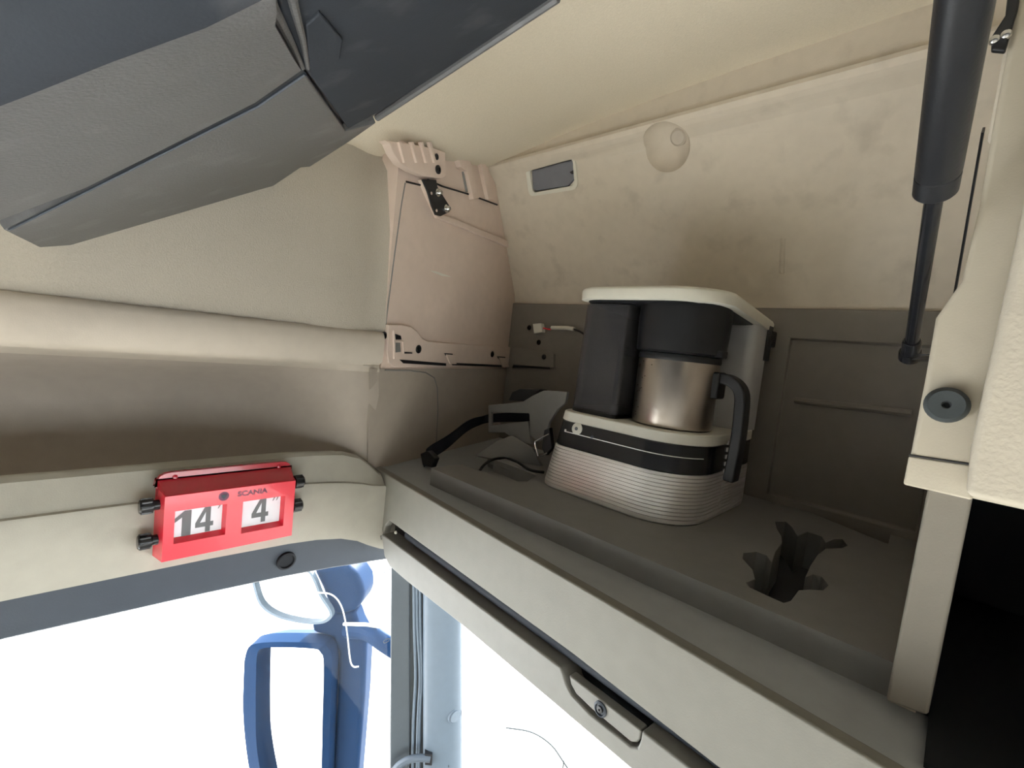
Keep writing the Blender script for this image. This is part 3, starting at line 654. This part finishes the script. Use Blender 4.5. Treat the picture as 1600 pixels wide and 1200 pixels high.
def text(s, size, pos, mt, parent, name, sx=1.0, bold=0.0):
    c = bpy.data.curves.new(name, 'FONT'); c.body = s; c.size = size; c.align_x = 'CENTER'; c.align_y = 'CENTER'; c.extrude = .00015; c.offset = bold
    t = bpy.data.objects.new('t', c); COL.objects.link(t); bpy.context.view_layer.update()
    me = bpy.data.meshes.new_from_object(t.evaluated_get(bpy.context.evaluated_depsgraph_get())); bpy.data.objects.remove(t, do_unlink=True)
    me.materials.clear(); me.materials.append(mt); me.name = name
    base = Vector(parent['_b'])
    for v in me.vertices:      # text x -> +Y, text y -> +Z, facing +X
        q = Vector(pos) + V(v.co.z, v.co.x * sx, v.co.y) - base; v.co = q
    o = bpy.data.objects.new(name, me); COL.objects.link(o); o.parent = parent; o['_b'] = tuple(base); return o
def digit(which, parent, ya, yb, za, zb):
    def q(pts): return [V(-.5601, ya + (yb - ya) * u, za + (zb - za) * v) for u, v in pts]
    mb = MB()
    if which == '1':
        mb.prism(q([(.42, 0), (.95, 0), (.95, 1), (.55, 1), (.42, .90)]), V(.0003, 0, 0)); mb.prism(q([(.0, .58), (.42, .76), (.42, .90), (.55, 1.0), (.34, .90), (.0, .74)]), V(.00032, 0, 0))
    else:
        mb.prism(q([(.56, 0), (.83, 0), (.83, 1), (.56, 1)]), V(.0003, 0, 0)); mb.prism(q([(0, .22), (1, .22), (1, .40), (0, .40)]), V(.00032, 0, 0))
        mb.prism(q([(0, .40), (.25, .40), (.56, .82), (.56, 1), (.48, 1)]), V(.00034, 0, 0))
    build('number', mb, M_ink, parent)
def tick(parent, y, z, w, h):
    build('foot_mark', MB().prism([V(-.5601, y + .4 * h, z + h), V(-.5601, y + .4 * h + w, z + h), V(-.5601, y + w * .6, z), V(-.5601, y, z)], V(.0003, 0, 0)), M_ink, parent)
for (a_, b_, c_, d_), num in ((wL, 0), (wR, 1)):
    cd = build('number_card', MB().box(-.5625, -.5602, a_, b_, c_, d_), M_paper, hi)
    w = b_ - a_; h = d_ - c_
    if num == 0:
        digit('1', cd, a_ + w * .02, a_ + w * .36, c_ + h * .08, c_ + h * .90)
        digit('4', cd, a_ + w * .43, a_ + w * .80, c_ + h * .10, c_ + h * .92); tick(cd, a_ + w * .88, c_ + h * .82, w * .03, h * .14)
    else:
        digit('4', cd, a_ + w * .27, a_ + w * .68, c_ + h * .16, c_ + h * .96); tick(cd, a_ + w * .77, c_ + h * .82, w * .03, h * .16); tick(cd, a_ + w * .86, c_ + h * .82, w * .03, h * .16)
zt = (z1 + max(wL[3], wR[3])) / 2 + .001
text('SCANIA', .0075, V(-.5519, .184, zt), M_fade, hi, 'lettering', 1.15, .0002)
em = build('emblem', MB().lathe(V(-.5522, .1555, zt), (1, 0, 0), [(0, 0), (.0050, 0), (.0050, .0004), (0, .0004)], 20), M_fade, hi)
build('emblem_shield', MB().prism([V(-.5518, .1555 + u, zt + v) for u, v in ((-.0028, .002), (.0028, .002), (.0022, -.001), (0, -.0032), (-.0022, -.001))], V(.0004, 0, 0)), M_grey, em)
for ky, kz, sgn in ((y0 - .004, -.196, -1), (y0 - .004, -.2325, -1), (y1 + .002, -.1905, 1), (y1 + .002, -.2205, 1)):
    k = build('knob', MB().lathe(V(-.568, ky, kz), (0, sgn, 0), [(0, -.004), (.0052, -.004), (.0052, .002), (.0078, .003), (.0074, .0125), (.0062, .0138), (0, .014)], 20), M_blkg, hi)
    for i in range(8):
        a = 2 * pi * i / 8
        build('grip_rib', MB().box(-.5688 + .0074 * cos(a), -.5672 + .0074 * cos(a), min(ky + sgn * .004, ky + sgn * .0122), max(ky + sgn * .004, ky + sgn * .0122), kz + .0074 * sin(a) - .0008, kz + .0074 * sin(a) + .0008), M_blkg, k)

# ------------------------------------------------------------------ A pillar
P_p = plane((.80, -.60, 0), at(665, 1000, X=-.66)); NP = face_cam(P_p)
ap = thing('trim_9', at(665, 1300, pl=P_p), 'grey windscreen pillar trim beside the side window', 'trim', kind='structure')
build('pillar_seal', MB().prism(pp([(611, 860), (640, 860), (640, 1330), (608, 1330)], P_p), -NP * .03), M_pild, ap, bev=.003)
build('pillar_groove', MB().prism(pp([(640, 880), (664, 880), (662, 1330), (640, 1330)], P_p, -.008), -NP * .02), M_pild, ap)
for x0_, x1_ in ((646, 645), (651, 652), (656, 655)):
    build('pillar_cable', MB().tube(smooth_path(pp([(x0_, 885), (x0_ + 1, 980), (x1_ + 4, 1060), (x1_, 1150), (x1_ - 1, 1330)], P_p, -.003), 6), .0028, 10), M_pil, ap)
wid = (at(722, 1050, pl=P_p) - at(662, 1050, pl=P_p))
def parc(ya):
    a = at(661, ya, pl=P_p); b = at(722, ya, pl=P_p); n = 12
    return [a.lerp(b, (1 - cos(pi * i / n)) / 2) + NP * (.018 * sin(pi * i / n) ** .7 if 0 < i < n else 0) for i in range(n + 1)]
l0, l1 = parc(900), parc(1330)
build('pillar_cover', MB().grid([l0, l1], -NP * .02), M_pil, ap, ang=40)
build('pillar_plug', MB().lathe(at(709, 1110, pl=P_p) + NP * .010, (NP + V(.25, .45, 0)).normalized(), [(0, 0), (.0145, 0), (.0145, .005), (.0135, .0055), (.013, .0045), (.012, .0045), (.011, .0065), (0, .007)], 24), M_pil, ap)
build('clip_hole', MB().lathe(at(698, 1185, pl=P_p) + NP * .0165, NP, [(0, 0), (.004, 0), (.004, .001), (0, .001)], 12), M_blk, ap)
hs = thing('grey_hose', at(640, 1180, pl=P_p), 'short grey hose curving out of the windscreen pillar', 'hose')
build('hose', MB().tube(smooth_path(pp([(672, 1171), (655, 1170), (636, 1174), (620, 1186), (612, 1204), (608, 1260)], P_p, .020), 6), .0065, 12), M_hose, hs)
build('hose_end', MB().prism(pp([(664, 1163), (676, 1164), (675, 1181), (664, 1180)], P_p, .022), -NP * .012), M_blk, hs, bev=.001)

# ------------------------------------------------------------------ window glass
w1 = build('window_1', MB().prism([V(-.622, -1.28, -.30), V(-.622, .40, -.30), V(-.640, .50, -.96), V(-.640, -1.28, -.96)], V(-.005, 0, 0)), M_glass, kind='structure', smooth=False, label='clear side window beneath the red box', cat='window')
w2 = build('window_2', MB().prism([V(-.70, .80, -.27), V(1.58, .80, -.27), V(1.58, 1.0, -.99), V(-.70, 1.0, -.99)], V(0, .006, 0)), M_glass, kind='structure', smooth=False, label='windscreen glass below the header rail', cat='window')
build('window_3', MB().box(1.585, 1.590, -.6, 1.0, -.95, -.28), M_glass, kind='structure', smooth=False, label='far side window of the cab', cat='window')
for cx_, cy_ in ((605, 892), (604, 1001)):
    c = at(cx_, cy_, X=-.632)
    tag(build('wire_clip', MB().tube([c + V(.0, .006 * cos(a), .003 * sin(a)) for a in [2 * pi * i / 12 for i in range(12)]], .0008, 6), M_grey), 'tiny wire clip at the window edge, ' + ('upper one under the header' if cy_ < 950 else 'lower one beside the mirror arm'), 'clip')

# ------------------------------------------------------------------ outside mirrors
XM = -1.02
P_mm = plane((.62, -.78, 0), at(455, 1100, d=1.06)); NM = face_cam(P_mm)
mr = thing('side_mirror', at(540, 1195, pl=P_mm), 'blue lorry door mirror pair on an arm outside the side window', 'mirror')
def mp(px, t=0): return pp(px, P_mm, t)
def rnd(px): return [(p.x, p.y) for p in smooth_path([V(*q, 0) for q in px + px[:1]], 4)[:-1]]
mout = [(384, 1030), (390, 1010), (405, 1003), (440, 1001), (500, 1003), (514, 1010), (520, 1030), (517, 1120), (513, 1240), (505, 1330), (440, 1340), (405, 1250), (390, 1190), (382, 1110)]
minn = [(407, 1030), (409, 1014), (416, 1007), (440, 1005), (494, 1007), (506, 1013), (511, 1032), (509, 1120), (506, 1230), (498, 1318), (450, 1322), (425, 1250), (409, 1170), (406, 1110)]
build('mirror_frame', ring(mp(rnd(mout), -.03), mp(rnd(minn), -.02), NM, .035), M_blue, mr, label='blue main mirror frame')
build('main_glass', MB().prism(mp(rnd(minn), -.012), -NM * .004), M_mir, mr)
build('main_shell', MB().loops([mp(rnd(mout), -.03), [p.lerp(mp([(455, 1120)], -.03)[0], .12) - NM * .05 for p in mp(rnd(mout), -.03)], [p.lerp(mp([(470, 1120)], -.03)[0], .5) - NM * .09 for p in mp(rnd(mout), -.03)]]), M_blue, mr)
uo = [(394, 912), (398, 900), (430, 893), (478, 890), (492, 905), (502, 930), (518, 955), (516, 968), (500, 975), (470, 974), (430, 964), (405, 945)]
ui = [(398, 913), (401, 903), (431, 896), (476, 893), (489, 907), (499, 932), (514, 956), (512, 965), (499, 972), (470, 971), (432, 961), (408, 943)]
build('upper_frame', ring(mp(rnd(uo), -.012), mp(rnd(ui), -.012), NM, .012), M_pil, mr, label='pale grey rim of the upper mirror')
build('upper_glass', MB().prism(mp(rnd(ui), -.008), -NM * .004), M_mir, mr)
hs_ = [(478, 892), (520, 885), (545, 896), (560, 920), (563, 945), (548, 965), (520, 972), (508, 962), (494, 925)]
build('upper_housing', MB().prism(mp(hs_, -.016), -NM * .08), M_blue, mr, bev=.018, seg=4, label='blue upper mirror housing')
pil = [(478, 975), (545, 962), (553, 985), (566, 1010), (562, 1100), (550, 1250), (543, 1340), (506, 1330), (512, 1240), (517, 1120), (520, 1030), (512, 1008), (478, 998)]
build('mirror_post', MB().prism(mp(pil, -.022), -NM * .05), M_blue, mr, bev=.012, seg=4)
build('wire_guard', MB().tube(smooth_path(mp([(474, 922), (500, 919), (525, 922), (540, 940), (548, 975), (553, 1020), (558, 1032), (566, 1032)], .02), 5), .0016, 8), M_white, mr)
arm = smooth_path([at(545, 985, d=1.06), at(575, 988, d=1.0), at(600, 1004, d=.95), at(650, 1036, d=.92)], 5)
build('arm', MB().tube(arm, .017, 12), M_blue, mr)
build('arm', MB().tube(smooth_path([at(538, 975, d=1.05), at(570, 976, d=1.0), at(606, 980, d=.95), at(650, 983, d=.92)], 4), .004, 8), M_white, mr, label='thin pale upper arm')
oc = thing('windscreen_cable', at(880, 1190, d=1.08), 'thin grey cable curving down beside the windscreen right of the pillar', 'cable')
build('cable', MB().tube(smooth_path([at(790, 1137, d=1.08), at(830, 1144, d=1.08), at(860, 1163, d=1.08), at(880, 1190, d=1.08), at(905, 1230, d=1.08), at(915, 1270, d=1.08)], 6), .0018, 8), M_rub, oc)
build('cable', MB().tube([at(881, 1188, d=1.08), at(878, 1215, d=1.08), at(878, 1260, d=1.08)], .0016, 8), M_rub, oc)

for o in bpy.data.objects:
    if '_b' in o: del o['_b']
